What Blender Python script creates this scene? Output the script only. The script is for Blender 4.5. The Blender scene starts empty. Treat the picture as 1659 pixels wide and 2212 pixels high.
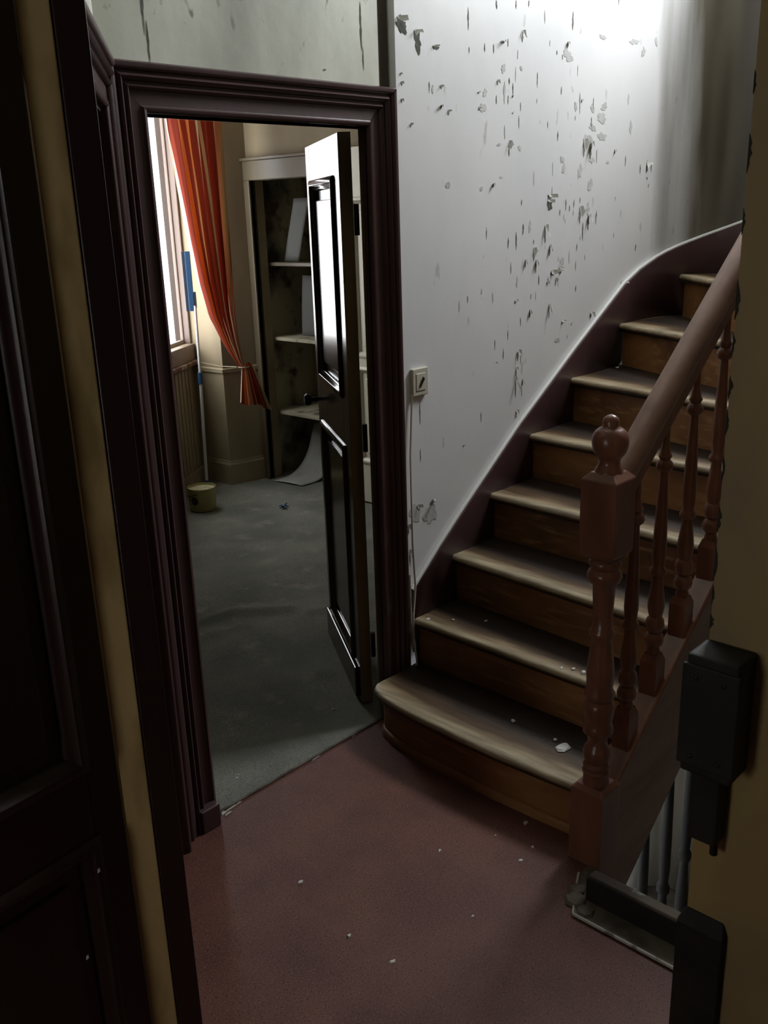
import bpy, bmesh, math, random
from mathutils import Vector, Matrix
random.seed(7)
S = bpy.context.scene
C = S.collection

# ------------------------------------------------------------------ camera, world, daylight, exposure
cam = bpy.data.objects.new('camera', bpy.data.cameras.new('camera')); C.objects.link(cam)
cam.data.sensor_fit = 'VERTICAL'; cam.data.sensor_height = 36.0; cam.data.lens = 36*2018/2212
cam.data.clip_start = .02
cam.matrix_world = Matrix(((0.681141, 0.243199, -0.690580, 0.000000), (-0.731471, 0.185366, -0.656193, 0.000000), (-0.031576, 0.952100, 0.304153, 1.650000), (0, 0, 0, 1)))
S.camera = cam
S.view_settings.view_transform = 'Standard'; S.view_settings.look = 'None'
S.view_settings.gamma = 1; S.view_settings.use_curve_mapping = False
S.view_settings.exposure = 0.0
S.cycles.max_bounces = 10; S.cycles.diffuse_bounces = 6; S.cycles.glossy_bounces = 4
S.cycles.sample_clamp_indirect = 4
world = bpy.data.worlds.new('sky'); S.world = world; world.use_nodes = True
world.node_tree.nodes['Background'].inputs[0].default_value = (.9, .95, 1, 1)
world.node_tree.nodes['Background'].inputs[1].default_value = 2.6

def area(name, loc, direction, w, h, power, col=(1, 1, 1), spread=180):
    l = bpy.data.lights.new(name, 'AREA'); l.shape = 'RECTANGLE'; l.size = w; l.size_y = h
    l.energy = power; l.color = col; l.spread = math.radians(spread)
    o = bpy.data.objects.new(name, l); C.objects.link(o)
    o.location = loc; o.rotation_euler = Vector(direction).to_track_quat('-Z', 'Y').to_euler()
    return o
# daylight through the window at the head of the stairs, the far room's window and the front room's; plus an added cellar lamp
WIN_D = Vector((.543, -.84, 0))                       # into the far room
area('stair_window_light', (3.99, 1.2, 3.2), (-1, 0.05, -.12),   .66, 1.0, 74, (.94, .97, 1))
area('room_window_light', Vector((3.55, 5.02, 1.62)) + .415*Vector((-.84, -.543, 0)) - .066*WIN_D, WIN_D, .77, 1.40, 23, (.97, .98, 1))
area('cellar_added_light', (3.9, 1.5, -1.0), (-1, .15, .1), .3, .3, 15, (.9, .95, 1))  # added bare lamp to lift the wall behind the balusters; no window here
area('front_window_light', (-1.41, .93, 1.2), (1, 0, -.1),  .40, .8, 4.2, (1, .95, .86))

# ------------------------------------------------------------------ helpers
def mat(name, col, rough=.5, var=None, bump=None, spec=.5, metal=0):
    """var = (colour 2, scale, stretch xyz, low, high) mixes a second colour by noise; bump = (scale, strength, stretch)"""
    m = bpy.data.materials.new(name); m.use_nodes = True
    nt = m.node_tree; b = nt.nodes['Principled BSDF']; b.inputs['Roughness'].default_value = rough
    b.inputs['Specular IOR Level'].default_value = spec; b.inputs['Metallic'].default_value = metal
    b.inputs['Base Color'].default_value = (*col, 1)
    tc = nt.nodes.new('ShaderNodeTexCoord')
    def noise(scale, stretch, detail=6):
        mp = nt.nodes.new('ShaderNodeMapping'); mp.inputs['Scale'].default_value = stretch
        nt.links.new(tc.outputs['Object'], mp.inputs['Vector'])
        n = nt.nodes.new('ShaderNodeTexNoise'); n.inputs['Scale'].default_value = scale; n.inputs['Detail'].default_value = detail
        nt.links.new(mp.outputs[0], n.inputs['Vector']); return n.outputs['Fac']
    if var:
        last = None
        for v in (var if isinstance(var, list) else [var]):
            c2, sc, st, lo, hi = v
            r = nt.nodes.new('ShaderNodeMapRange'); r.inputs['From Min'].default_value = lo; r.inputs['From Max'].default_value = hi
            nt.links.new(noise(sc, st), r.inputs['Value'])
            mx = nt.nodes.new('ShaderNodeMix'); mx.data_type = 'RGBA'
            mx.inputs['A'].default_value = (*col, 1); mx.inputs['B'].default_value = (*c2, 1)
            if last: nt.links.new(last, mx.inputs['A'])
            nt.links.new(r.outputs[0], mx.inputs['Factor']); last = mx.outputs['Result']
        nt.links.new(last, b.inputs['Base Color'])
    if bump:
        bp = nt.nodes.new('ShaderNodeBump'); bp.inputs['Strength'].default_value = bump[1]; bp.inputs['Distance'].default_value = .004
        nt.links.new(noise(bump[0], bump[2] if len(bump) > 2 else (1, 1, 1)), bp.inputs['Height'])
        nt.links.new(bp.outputs[0], b.inputs['Normal'])
    return m

class MB:
    def __init__(s): s.v = []; s.f = []; s.uv = {}
    def add(s, vs, fs):
        k = len(s.v); s.v += [tuple(v) for v in vs]; s.f += [tuple(i+k for i in f) for f in fs]; return s
    def box(s, a, b):
        (x0, y0, z0), (x1, y1, z1) = a, b
        return s.add([(x0,y0,z0),(x1,y0,z0),(x1,y1,z0),(x0,y1,z0),(x0,y0,z1),(x1,y0,z1),(x1,y1,z1),(x0,y1,z1)],
                     [(3,2,1,0),(4,5,6,7),(0,1,5,4),(1,2,6,5),(2,3,7,6),(3,0,4,7)])
    def prism(s, poly, z0, z1):
        """vertical prism over a plan polygon, anticlockwise"""
        n = len(poly)
        return s.add([(x,y,z0) for x,y in poly]+[(x,y,z1) for x,y in poly],
                     [tuple(range(n))[::-1], tuple(range(n,2*n))]+[(i,(i+1)%n,(i+1)%n+n,i+n) for i in range(n)])
    def slab(s, poly, y0, y1):
        """prism over a polygon in XZ"""
        n = len(poly)
        return s.add([(x,y0,z) for x,z in poly]+[(x,y1,z) for x,z in poly],
                     [tuple(range(n)), tuple(range(n,2*n))[::-1]]+[(i,i+n,(i+1)%n+n,(i+1)%n) for i in range(n)])
    def lathe(s, prof, c=(0,0,0), seg=20):
        n = len(prof); vs = []; fs = []
        for z, r in prof:
            vs += [(c[0]+r*math.cos(2*math.pi*k/seg), c[1]+r*math.sin(2*math.pi*k/seg), c[2]+z) for k in range(seg)]
        for i in range(n-1):
            for k in range(seg):
                fs.append((i*seg+k, i*seg+(k+1)%seg, (i+1)*seg+(k+1)%seg, (i+1)*seg+k))
        fs += [tuple(range(seg))[::-1], tuple(range((n-1)*seg, n*seg))]
        return s.add(vs, fs)
    def tube(s, pts, r, seg=8):
        pts = [Vector(p) for p in pts]; vs = []; fs = []
        for i, p in enumerate(pts):
            t = (pts[min(i+1,len(pts)-1)]-pts[max(i-1,0)]).normalized()
            a = t.cross(Vector((0,0,1)));  a = a.normalized() if a.length > .01 else Vector((1,0,0)); b = t.cross(a)
            rr = r[i] if isinstance(r, (list, tuple)) else r
            vs += [p+rr*(math.cos(2*math.pi*k/seg)*a+math.sin(2*math.pi*k/seg)*b) for k in range(seg)]
        for i in range(len(pts)-1):
            for k in range(seg):
                fs.append((i*seg+k, (i+1)*seg+k, (i+1)*seg+(k+1)%seg, i*seg+(k+1)%seg))
        fs += [tuple(range(seg)), tuple(range((len(pts)-1)*seg, len(pts)*seg))[::-1]]
        return s.add(vs, fs)
    def strip(s, rows, closed=False):
        """rows of equal length joined by quads"""
        m = len(rows[0]); fs = []
        for i in range(len(rows)-1):
            for k in range(m if closed else m-1):
                j = (k+1) % m
                fs.append((i*m+k, i*m+j, (i+1)*m+j, (i+1)*m+k))
        return s.add([p for r in rows for p in r], fs)
    def grid(s, nu, nv, fn):
        vs = [fn(i/nu, j/nv) for j in range(nv+1) for i in range(nu+1)]
        fs = [(j*(nu+1)+i, j*(nu+1)+i+1, (j+1)*(nu+1)+i+1, (j+1)*(nu+1)+i) for j in range(nv) for i in range(nu)]
        k = len(s.v)
        for j in range(nv+1):
            for i in range(nu+1): s.uv[k+j*(nu+1)+i] = (i/nu, j/nv)
        return s.add(vs, fs)
    def build(s, name, m, parent=None, smooth=False, bevel=0, solid=0):
        me = bpy.data.meshes.new(name); me.from_pydata(s.v, [], s.f)
        if s.uv:
            l = me.uv_layers.new(name='UVMap')
            for p in me.polygons:
                for li, vi in zip(p.loop_indices, p.vertices): l.data[li].uv = s.uv.get(vi, (0, 0))
        bm = bmesh.new(); bm.from_mesh(me); bmesh.ops.recalc_face_normals(bm, faces=bm.faces); bm.to_mesh(me); bm.free()
        me.materials.append(m)
        o = bpy.data.objects.new(name, me); C.objects.link(o)
        if smooth:
            me.polygons.foreach_set('use_smooth', [True]*len(me.polygons))
            me.set_sharp_from_angle(angle=math.radians(50))
        if solid:
            q = o.modifiers.new('solid', 'SOLIDIFY'); q.thickness = solid; q.offset = 0
        if bevel:
            q = o.modifiers.new('bevel', 'BEVEL'); q.width = bevel; q.segments = 2; q.limit_method = 'ANGLE'
        if parent: put(o, parent)
        return o

def put(o, parent):
    """meshes are drawn in world coordinates: keep them where they are"""
    o.parent = parent
    o.matrix_parent_inverse = parent.matrix_basis.inverted()

def tag(o, label=None, cat=None, group=None, kind=None):
    for k, v in (('label', label), ('category', cat), ('group', group), ('kind', kind)):
        if v: o[k] = v
    return o

def empty(name, loc, label=None, cat=None, group=None, kind=None):
    o = bpy.data.objects.new(name, None); C.objects.link(o); o.location = loc; o.empty_display_size = .1
    return tag(o, label, cat, group, kind)

def struct(o, label=None): return tag(o, label, kind='structure')
def bx(name, a, b, m, parent=None, bevel=0): return MB().box(a, b).build(name, m, parent, bevel=bevel)

# ------------------------------------------------------------------ materials
OX = mat('oxblood_gloss_paint', (.078, .042, .043), .33, ((.10, .055, .057), 6, (1, 1, .3), .45, .75), (30, .12))
OX2 = mat('dark_brown_door_paint', (.026, .012, .010), .4, ((.038, .017, .012), 5, (1, 1, .25), .45, .75), (40, .15))
LEAF = mat('dark_brown_gloss_leaf', (.032, .018, .017), .17, ((.05, .026, .02), 8, (2, 2, .3), .45, .7), (25, .06, (1, 1, .2)))
EDGE = mat('bare_ochre_wood', (.20, .135, .06), .6, ((.09, .055, .025), 9, (1, 1, .15), .5, .72), (60, .2, (1, 1, .2)))
STRIP = mat('ochre_rebate_paint', (.62, .45, .20), .6, ((.33, .22, .08), 12, (1, 1, .35), .5, .7), (30, .3))
CREAMW = mat('cream_wall_paint', (.80, .81, .70), .5, [((.40, .41, .33), 3, (1, 1, .4), .4, .7), ((.28, .28, .22), 22, (1, 1, .6), .66, .72)], (18, .25))
WHITE = mat('flaking_white_paint', (.82, .82, .83), .42, [((.74, .75, .765), 2.2, (1, 1, .5), .42, .68), ((.60, .60, .59), 30, (1, 1, .35), .69, .74)], (16, .22, (1, 1, .6)))
BARE = mat('bare_grey_plaster', (.60, .60, .595), .85, ((.50, .50, .495), 30, (1, 1, .5), .4, .6), (80, .4))
BARED = mat('plaster_and_crack_shadow', (.13, .13, .12), .9, ((.22, .22, .20), 40, (1, 1, .5), .4, .6), (80, .5))  # old plaster with the shadow under the flaps put into its colour
BAREB = mat('dark_olive_plaster', (.065, .065, .055), .9, ((.12, .12, .10), 40, (1, 1, .5), .4, .6), (80, .5))
FLAP = mat('curled_white_paint', (.74, .74, .73), .45)
DIM = mat('low_bounce_brown', (.09, .075, .055), .8, ((.06, .05, .035), 3, (1, 1, 1), .4, .7))  # dark brown made up so the unseen walls bounce less light
OCHRE = mat('ochre_wall_paint', (.43, .30, .115), .6, ((.30, .22, .11), 4, (1, 1, .6), .4, .7), (40, .2))
DARKCHIP = mat('dark_undercoat', (.03, .032, .022), .8)
REDF = mat('red_speckled_floor_covering', (.150, .058, .042), .5, [((.105, .038, .028), 5, (1, 1, 1), .4, .65), ((.24, .13, .12), 260, (1, 1, 1), .55, .7), ((.04, .014, .012), 190, (1, 1, 1), .56, .68)], (260, .25), spec=.32)
CARPET = mat('dark_green_carpet', (.25, .25, .215), .95, [((.17, .175, .15), 3, (1, 1, 1), .4, .65), ((.32, .31, .25), 7, (1, 1, 1), .58, .75), ((.08, .09, .08), 240, (1, 1, 1), .5, .7)], (300, .6), spec=.15)
WOOD = mat('worn_stair_wood', (.30, .135, .045), .5, [((.12, .05, .017), 4, (1, .5, 1), .4, .65), ((.40, .21, .09), 14, (3, .4, 3), .52, .75)], (50, .25, (4, .3, 1)))
TURN = mat('varnished_turned_wood', (.22, .09, .056), .3, ((.13, .05, .03), 10, (1, 1, .3), .4, .7), (40, .1))
RAIL = mat('handrail_wood', (.25, .135, .088), .45, ((.16, .08, .05), 9, (.4, 2, 2), .4, .7), (40, .1))
BLACKW = mat('black_painted_wood', (.009, .008, .006), .7, ((.02, .016, .01), 12, (1, 1, 1), .4, .7), (60, .2))
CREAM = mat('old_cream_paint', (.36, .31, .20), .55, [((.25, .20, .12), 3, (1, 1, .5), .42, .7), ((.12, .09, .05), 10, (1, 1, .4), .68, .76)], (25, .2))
CREAM2 = mat('shaded_cream_gloss', (.125, .10, .06), .4, [((.085, .065, .038), 3, (1, 1, .5), .42, .7), ((.06, .045, .025), 10, (1, 1, .4), .68, .76)], (25, .2))  # darkened cream: the closet's shade is put into the colour
MOULD = mat('mouldy_wallpaper', (.36, .33, .235), .9, [((.025, .022, .016), 3.2, (1, 1, .8), .46, .62), ((.07, .04, .02), 8, (1, 1, 1), .55, .68)], (25, .3))
BEIGE = mat('brownish_wallpaper', (.28, .225, .14), .8, ((.19, .15, .09), 2.5, (1, 1, .4), .4, .7), (30, .2))
PAPERD = mat('shaded_grey_board', (.115, .115, .105), .8, ((.10, .10, .09), 5, (1, 1, 1), .4, .7))  # darker copy of the grey board, closet shade included in its colour
PAPER = mat('grey_board', (.40, .40, .37), .8, ((.28, .28, .25), 5, (1, 1, 1), .4, .7))
PINK = mat('pinkish_window_paint', (.21, .155, .128), .5, ((.165, .115, .092), 7, (1, 1, .3), .5, .72), (25, .2))
RUST = mat('rusty_sill', (.12, .06, .03), .8, ((.3, .26, .19), 18, (1, 1, 1), .5, .6))
PLASTER = mat('plaster_chip', (.62, .60, .56), .8)
SLABM = mat('worn_grey_threshold', (.14, .115, .09), .75, [((.06, .045, .035), 9, (1, 1, 1), .42, .6), ((.3, .29, .26), 16, (1, 1, 1), .62, .7)], (50, .5))
WHITEEDGE = mat('worn_white_edging', (.42, .39, .34), .6, ((.16, .13, .1), 20, (1, 1, 1), .52, .62))
BLUE = mat('blue_plastic', (.03, .085, .19), .4)
BLUED = mat('dark_blue_rubber', (.02, .035, .06), .6)
POLE = mat('white_pole', (.6, .61, .6), .35)
PAIL = mat('olive_cream_plastic', (.42, .38, .16), .4, ((.33, .29, .11), 8, (1, 1, 1), .45, .7))
PAILIN = mat('pale_dried_paint', (.62, .58, .36), .6, ((.45, .40, .2), 20, (1, 1, 1), .5, .62))
LOGO = mat('dark_logo_print', (.035, .035, .022), .5)
IVORY = mat('ivory_switch', (.58, .55, .46), .35)
BLACK = mat('black_plastic', (.02, .018, .015), .4)
IRON = mat('dark_iron', (.03, .022, .018), .5, metal=.6)
GLASS = mat('window_glass', (.95, .97, .97), .05)
def _glass():
    nt = GLASS.node_tree; o = nt.nodes['Material Output']; t = nt.nodes.new('ShaderNodeBsdfTransparent'); g = nt.nodes.new('ShaderNodeBsdfGlossy')
    g.inputs['Roughness'].default_value = .05
    mx = nt.nodes.new('ShaderNodeMixShader'); mx.inputs[0].default_value = .06
    nt.links.new(t.outputs[0], mx.inputs[1]); nt.links.new(g.outputs[0], mx.inputs[2]); nt.links.new(mx.outputs[0], o.inputs[0])
_glass()

def tread_mat():
    """stained tread whose front edge is worn to pale wood; UV v runs from the nosing to the back"""
    m = mat('worn_tread_wood', (.10, .05, .02), .5, None, (50, .3, (4, .3, 1)))
    nt = m.node_tree; N = nt.nodes; L = nt.links; b = N['Principled BSDF']
    uv = N.new('ShaderNodeUVMap'); uv.uv_map = 'UVMap'; sp = N.new('ShaderNodeSeparateXYZ'); L.new(uv.outputs[0], sp.inputs[0])
    tc = N.new('ShaderNodeTexCoord'); mp = N.new('ShaderNodeMapping'); mp.inputs['Scale'].default_value = (1, .35, 1); L.new(tc.outputs['Object'], mp.inputs[0])
    n1 = N.new('ShaderNodeTexNoise'); n1.inputs['Scale'].default_value = 6; n1.inputs['Detail'].default_value = 8; L.new(mp.outputs[0], n1.inputs['Vector'])
    a = N.new('ShaderNodeMath'); a.operation = 'MULTIPLY_ADD'; a.inputs[1].default_value = .55; L.new(n1.outputs['Fac'], a.inputs[0]); L.new(sp.outputs['Y'], a.inputs[2])
    r = N.new('ShaderNodeValToRGB'); e = r.color_ramp.elements
    e[0].position = .30; e[0].color = (.36, .29, .19, 1); e[1].position = .76; e[1].color = (.022, .011, .006, 1)
    for p, c in ((.43, (.28, .205, .12, 1)), (.54, (.095, .054, .025, 1))): k = e.new(p); k.color = c
    L.new(a.outputs[0], r.inputs[0])
    n2 = N.new('ShaderNodeTexNoise'); n2.inputs['Scale'].default_value = 60; n2.inputs['Detail'].default_value = 4
    mp2 = N.new('ShaderNodeMapping'); mp2.inputs['Scale'].default_value = (1, .12, 1); L.new(tc.outputs['Object'], mp2.inputs[0]); L.new(mp2.outputs[0], n2.inputs['Vector'])
    h = N.new('ShaderNodeHueSaturation'); rr = N.new('ShaderNodeMapRange'); rr.inputs['From Min'].default_value = .3; rr.inputs['From Max'].default_value = .7
    rr.inputs['To Min'].default_value = .65; rr.inputs['To Max'].default_value = 1.25
    L.new(n2.outputs['Fac'], rr.inputs['Value']); L.new(rr.outputs[0], h.inputs['Value']); L.new(r.outputs[0], h.inputs['Color']); L.new(h.outputs[0], b.inputs['Base Color'])
    return m
TREAD = tread_mat()

def curtain_mat():
    m = bpy.data.materials.new('striped_curtain_cloth'); m.use_nodes = True; nt = m.node_tree; N = nt.nodes; L = nt.links
    b = N['Principled BSDF']; b.inputs['Roughness'].default_value = .9; b.inputs['Specular IOR Level'].default_value = .1
    uv = N.new('ShaderNodeUVMap'); uv.uv_map = 'UVMap'; sp = N.new('ShaderNodeSeparateXYZ'); L.new(uv.outputs[0], sp.inputs[0])
    r = N.new('ShaderNodeValToRGB'); r.color_ramp.interpolation = 'CONSTANT'; e = r.color_ramp.elements
    red, ora, crm, lit_edge = (.25, .042, .024, 1), (.60, .20, .05, 1), (.50, .38, .22, 1), (.75, .68, .5, 1)
    e[0].position = 0; e[0].color = lit_edge; e[1].position = .025; e[1].color = red  # white edge and left orange bands paint in light through the cloth
    for p, c in ((.11, ora), (.125, red), (.15, ora), (.23, red), (.26, ora), (.30, crm), (.36, red), (.42, crm), (.46, red), (.55, crm), (.565, red), (.64, crm), (.66, red), (.74, crm), (.77, red), (.82, crm), (.91, red)): k = e.new(p); k.color = c
    L.new(sp.outputs['X'], r.inputs[0]); L.new(r.outputs[0], b.inputs['Base Color'])
    t = N.new('ShaderNodeBsdfTranslucent'); L.new(r.outputs[0], t.inputs['Color'])
    mx = N.new('ShaderNodeMixShader'); mx.inputs[0].default_value = .35
    L.new(b.outputs[0], mx.inputs[1]); L.new(t.outputs[0], mx.inputs[2]); L.new(mx.outputs[0], N['Material Output'].inputs[0])
    return m
CURT = curtain_mat()

# ------------------------------------------------------------------ the setting
WY = 1.97                    # plane of the door wall; far room begins at RY
RY = 2.04
struct(MB().prism([(-1.4,-1.3),(1.655,-1.3),(1.655,.98),(1.79,1.045),(1.925,1.045),(2.2,1.1),(2.2,1.985),(-1.4,1.985)], -.06, 0).build('floor', REDF), 'dark red speckled hall floor covering')
# the worn strip at the stairwell edge, its white edging and the kickboard under the cellar balustrade
te = empty('trim_1', (1.69, .8, 0)); struct(te, 'worn strip with white edging and dark kickboard at the cellar stairwell')
MB().prism([(1.655,.5),(1.72,.5),(1.72,.985),(1.93,1.04),(1.79,1.045),(1.655,.98)], -.06, .004).build('worn_strip', SLABM, te)
MB().tube([(1.652,.5,.006),(1.652,.978,.006)], .0045, 6).build('edging', WHITEEDGE, te)
MB().tube([(1.652,.978,.006),(1.70,1.005,.006),(1.79,1.047,.006)], .0035, 6).build('edging', WHITEEDGE, te)
MB().box((1.718,.5,-.3),(1.74,.985,.072)).build('kickboard', BLACKW, te, bevel=.004)
MB().box((1.716,.5,.072),(1.745,.975,.082)).build('kickboard_cap', SLABM, te, bevel=.003)
for x, y, r in ((1.70,1.0,.03),(1.68,.96,.024),(1.735,1.015,.022),(1.80,1.02,.02)):
    MB().lathe([(0,r),(.008,r*.8),(.012,r*.3)], (x,y,.003), 7).build('plaster_crumb', SLABM, te)

# cream wall over and beside the doorway
wb = MB()
wb.box((1.322,WY,1.885),(2.112,RY,4.4)); wb.box((1.15,WY,0),(1.322,RY,4.4)); wb.box((2.08,WY,0),(2.112,2.03,1.885)); wb.box((2.112,2.025,0),(2.19,RY,4.4))
wall_back = struct(wb.build('wall_back', CREAMW), 'cream painted wall above the doorway')
# cracks and chips in the cream wall
def blob(cx, cz, w, h, y, n=11):
    """ragged outline: tall thin ones are slivers with torn sides, the others lobed and toothed"""
    U = random.uniform
    if h > 1.9*w:
        m = max(5, min(12, int(h/.008))); lean = U(-.25,.25)*w; L = []; Rr = []
        for i in range(m+1):
            t = i/m; e = max(.06, math.sin(math.pi*min(1, t*1.0))**.8)
            z = cz+h*(t-.5); L.append((cx-.5*w*e*U(.25,1.1)+lean*(t-.5), y, z)); Rr.append((cx+.5*w*e*U(.25,1.1)+lean*(t-.5), y, z+U(-.2,.2)*h/m))
        return Rr+L[::-1]
    m = 22; p1, p2 = U(0,6.3), U(0,6.3); out = []
    for k in range(m):
        a = 2*math.pi*k/m; r = .78+.2*math.sin(2*a+p1)+.14*math.sin(5*a+p2)+U(-.13,.13)
        out.append((cx+.5*w*math.cos(a)*r, y, cz+.5*h*math.sin(a)*r*(1+U(-.15,.25)*(math.sin(a) > 0))))
    return out
def patch(name, cx, cz, w, h, y, m, parent, n=11, t=.0004):
    p = blob(cx, cz, w, h, y, n); k = MB(); q = [(x, y-t, z) for x, _, z in p]
    k.strip([p+[p[0]], q+[q[0]]]); k.add(q+[(cx, y-t, cz)], [(i, (i+1) % len(q), len(q)) for i in range(len(q))])
    return k.build(name, m, parent)
# cracks and chips in the cream wall
for cx, cz, w, h in ((1.345,2.12,.007,.14),(1.352,2.035,.005,.09),(1.338,2.20,.006,.07),(1.372,2.155,.014,.022),(1.366,2.13,.016,.022),(2.045,2.14,.008,.12),(2.05,2.06,.006,.06),(2.03,2.23,.012,.05),(1.63,2.16,.008,.014),(1.90,2.02,.012,.006)):
    patch('paint_crack', cx, cz, w, h, WY-.0005, BARED, wall_back)
bx('recess_dark_strip', (2.118,1.978,1.9),(2.162,2.026,4.4), DIM, wall_back, .003)  # dark strip added to paint in the shade of the recess
# stains and shade painted into the colour where the white wall turns the corner
def stain_and_shade():
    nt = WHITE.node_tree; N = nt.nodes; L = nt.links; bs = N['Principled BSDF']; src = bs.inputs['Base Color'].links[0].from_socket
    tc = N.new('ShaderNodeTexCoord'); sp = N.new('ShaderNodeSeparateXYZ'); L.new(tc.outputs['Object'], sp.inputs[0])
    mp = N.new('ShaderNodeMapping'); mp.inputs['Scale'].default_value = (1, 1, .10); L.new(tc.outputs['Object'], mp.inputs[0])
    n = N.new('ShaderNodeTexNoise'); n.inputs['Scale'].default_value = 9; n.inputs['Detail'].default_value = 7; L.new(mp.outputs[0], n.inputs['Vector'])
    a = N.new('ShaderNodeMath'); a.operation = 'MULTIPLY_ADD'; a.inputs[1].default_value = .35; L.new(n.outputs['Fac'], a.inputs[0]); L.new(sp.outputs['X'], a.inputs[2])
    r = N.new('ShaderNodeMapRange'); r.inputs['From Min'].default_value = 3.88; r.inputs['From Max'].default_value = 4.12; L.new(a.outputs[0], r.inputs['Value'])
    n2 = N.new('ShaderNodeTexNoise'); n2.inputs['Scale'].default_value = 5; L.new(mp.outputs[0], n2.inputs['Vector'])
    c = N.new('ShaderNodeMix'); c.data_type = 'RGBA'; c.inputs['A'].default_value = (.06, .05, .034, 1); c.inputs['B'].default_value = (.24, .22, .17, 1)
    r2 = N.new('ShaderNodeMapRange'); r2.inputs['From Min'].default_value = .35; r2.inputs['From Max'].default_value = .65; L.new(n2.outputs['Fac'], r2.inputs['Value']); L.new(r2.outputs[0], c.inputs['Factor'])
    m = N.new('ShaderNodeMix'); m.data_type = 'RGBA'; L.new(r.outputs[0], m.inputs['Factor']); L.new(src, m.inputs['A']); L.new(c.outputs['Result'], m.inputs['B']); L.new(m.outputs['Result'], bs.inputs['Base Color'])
stain_and_shade()
# peeling white wall: straight to x = 3.70, a quarter turn of .3, then on along x = 4.0
PW = [(2.166,1.955),(3.0,1.955),(3.70,1.955)]+[(3.70+.285*math.sin(a), 1.67+.285*math.cos(a)) for a in [math.pi/2*k/14 for k in range(1,15)]]+[(3.985,1.62)]
def off(path, d):
    out = []
    for i, p in enumerate(path):
        a = Vector(path[max(i-1,0)]); b = Vector(path[min(i+1,len(path)-1)]); t = (b-a).normalized(); out.append((p[0]+t.y*d, p[1]-t.x*d))   # to the right of travel = into the stairwell
    return out
wr = MB(); ou = off(PW, -.075)
wr.strip([[(x,y,-1.8) for x,y in PW],[(x,y,4.4) for x,y in PW],[(x,y,4.4) for x,y in ou],[(x,y,-1.8) for x,y in ou],[(x,y,-1.8) for x,y in PW]])
wr.add([(*PW[0],-1.8),(*ou[0],-1.8),(*ou[0],4.4),(*PW[0],4.4)], [(0,1,2,3)])
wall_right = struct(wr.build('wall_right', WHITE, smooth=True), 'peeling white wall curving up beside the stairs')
# end wall of the stairwell with the daylight window
we = MB()
for a, b in (((3.985,-.3,-1.8),(4.1,1.62,2.65)),((3.985,-.3,3.75),(4.1,1.62,4.4)),((3.985,-.3,2.65),(4.1,.85,3.75)),((3.985,1.55,2.65),(4.1,1.62,3.75))): we.box(a, b)
struct(we.build('wall_end', CREAMW), 'white end wall of the stairwell')
w2 = empty('window_2', (4.05,1.2,2.65)); struct(w2, 'stair window')
for p, q in (((4.0,.85,2.65),(4.06,1.55,2.69)),((4.0,.85,3.71),(4.06,1.55,3.75)),((4.0,.85,2.69),(4.06,.88,3.71)),((4.0,1.52,2.69),(4.06,1.55,3.71))): bx('window_frame', p, q, PINK, w2)
bx('pane', (4.03,.88,2.69),(4.034,1.52,3.71), GLASS, w2)
struct(bx('shade_slab', (1.62,.35,2.7),(3.05,1.05,2.85), DIM), 'unseen upper landing slab added to shade the hall floor')  # added out of view to keep stair light off the hall floor
struct(bx('wall_stairwell', (1.62,.25,-1.8),(4.1,.35,4.4), DIM), 'far side wall of the stairwell')
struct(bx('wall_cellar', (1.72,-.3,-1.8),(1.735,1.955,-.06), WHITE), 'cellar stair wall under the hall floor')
struct(bx('floor_cellar', (1.72,-.3,-1.9),(4.1,2.03,-1.8), SLABM), 'cellar floor')
struct(bx('ceiling_stairwell', (1.5,-.42,4.4),(4.1,2.05,4.5), CREAMW), 'ceiling over the stairs')
struct(bx('ceiling', (-1.5,-1.4,2.7),(1.62,1.97,2.8), CREAMW), 'hall ceiling')
struct(bx('wall_upper', (1.5,-1.3,2.8),(1.62,1.97,4.4), CREAMW), 'wall above the hall ceiling')
# near right wall end: ochre paint, chipped at its edge
wall_front = struct(bx('wall_front', (1.5,-1.3,0),(1.62,.631,2.7), OCHRE), 'dim ochre wall end beside the cellar stairs')
for z in [1.62,1.5,1.43,1.36,1.30,1.22,1.13,1.05,.99,.94,2.0,1.82,1.72]:
    h = random.uniform(.03,.07); w = random.uniform(.005,.011)
    k = MB(); n = 8; pts = [(1.4995, .6315-w*(.35+.65*random.random())*math.sin(math.pi*i/n), z-h/2+h*i/n) for i in range(n+1)]
    k.add([(1.4988,.632,z-h/2)]+pts+[(1.4988,.632,z+h/2)], [tuple(range(n+3))]); k.build('chipped_edge', DARKCHIP, wall_front)
struct(bx('wall_near', (-1.5,-1.4,0),(1.62,-1.3,2.7), DIM), 'wall behind'); ws = MB()
for p, q in (((-1.5,-1.3,0),(-1.4,.70,2.7)),((-1.5,1.16,0),(-1.4,1.4,2.7)),((-1.5,.70,0),(-1.4,1.16,.76)),((-1.5,.70,1.64),(-1.4,1.16,2.7))): ws.box(p, q)
struct(ws.build('wall_side', DIM), 'side wall with the front window')
w3 = empty('window_3', (-1.45,.93,.76)); struct(w3, 'front room window')
for p, q in (((-1.48,.70,.76),(-1.42,1.16,.79)),((-1.48,.70,1.61),(-1.42,1.16,1.64)),((-1.48,.70,.79),(-1.42,.73,1.61)),((-1.48,1.13,.79),(-1.42,1.16,1.61))): bx('window_frame', p, q, PINK, w3)
bx('pane', (-1.452,.73,.79),(-1.448,1.13,1.61), GLASS, w3)
pb = MB().prism([(1.478,.548),(1.5,.548),(1.5,.642),(1.478,.642)], 0, .30)
pb.add([(1.478,.548,.30),(1.5,.548,.30),(1.5,.642,.30),(1.478,.642,.30),(1.5,.556,.325),(1.5,.634,.325)], [(0,1,4),(2,3,5),(0,4,5,3),(1,2,5,4)])
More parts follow.
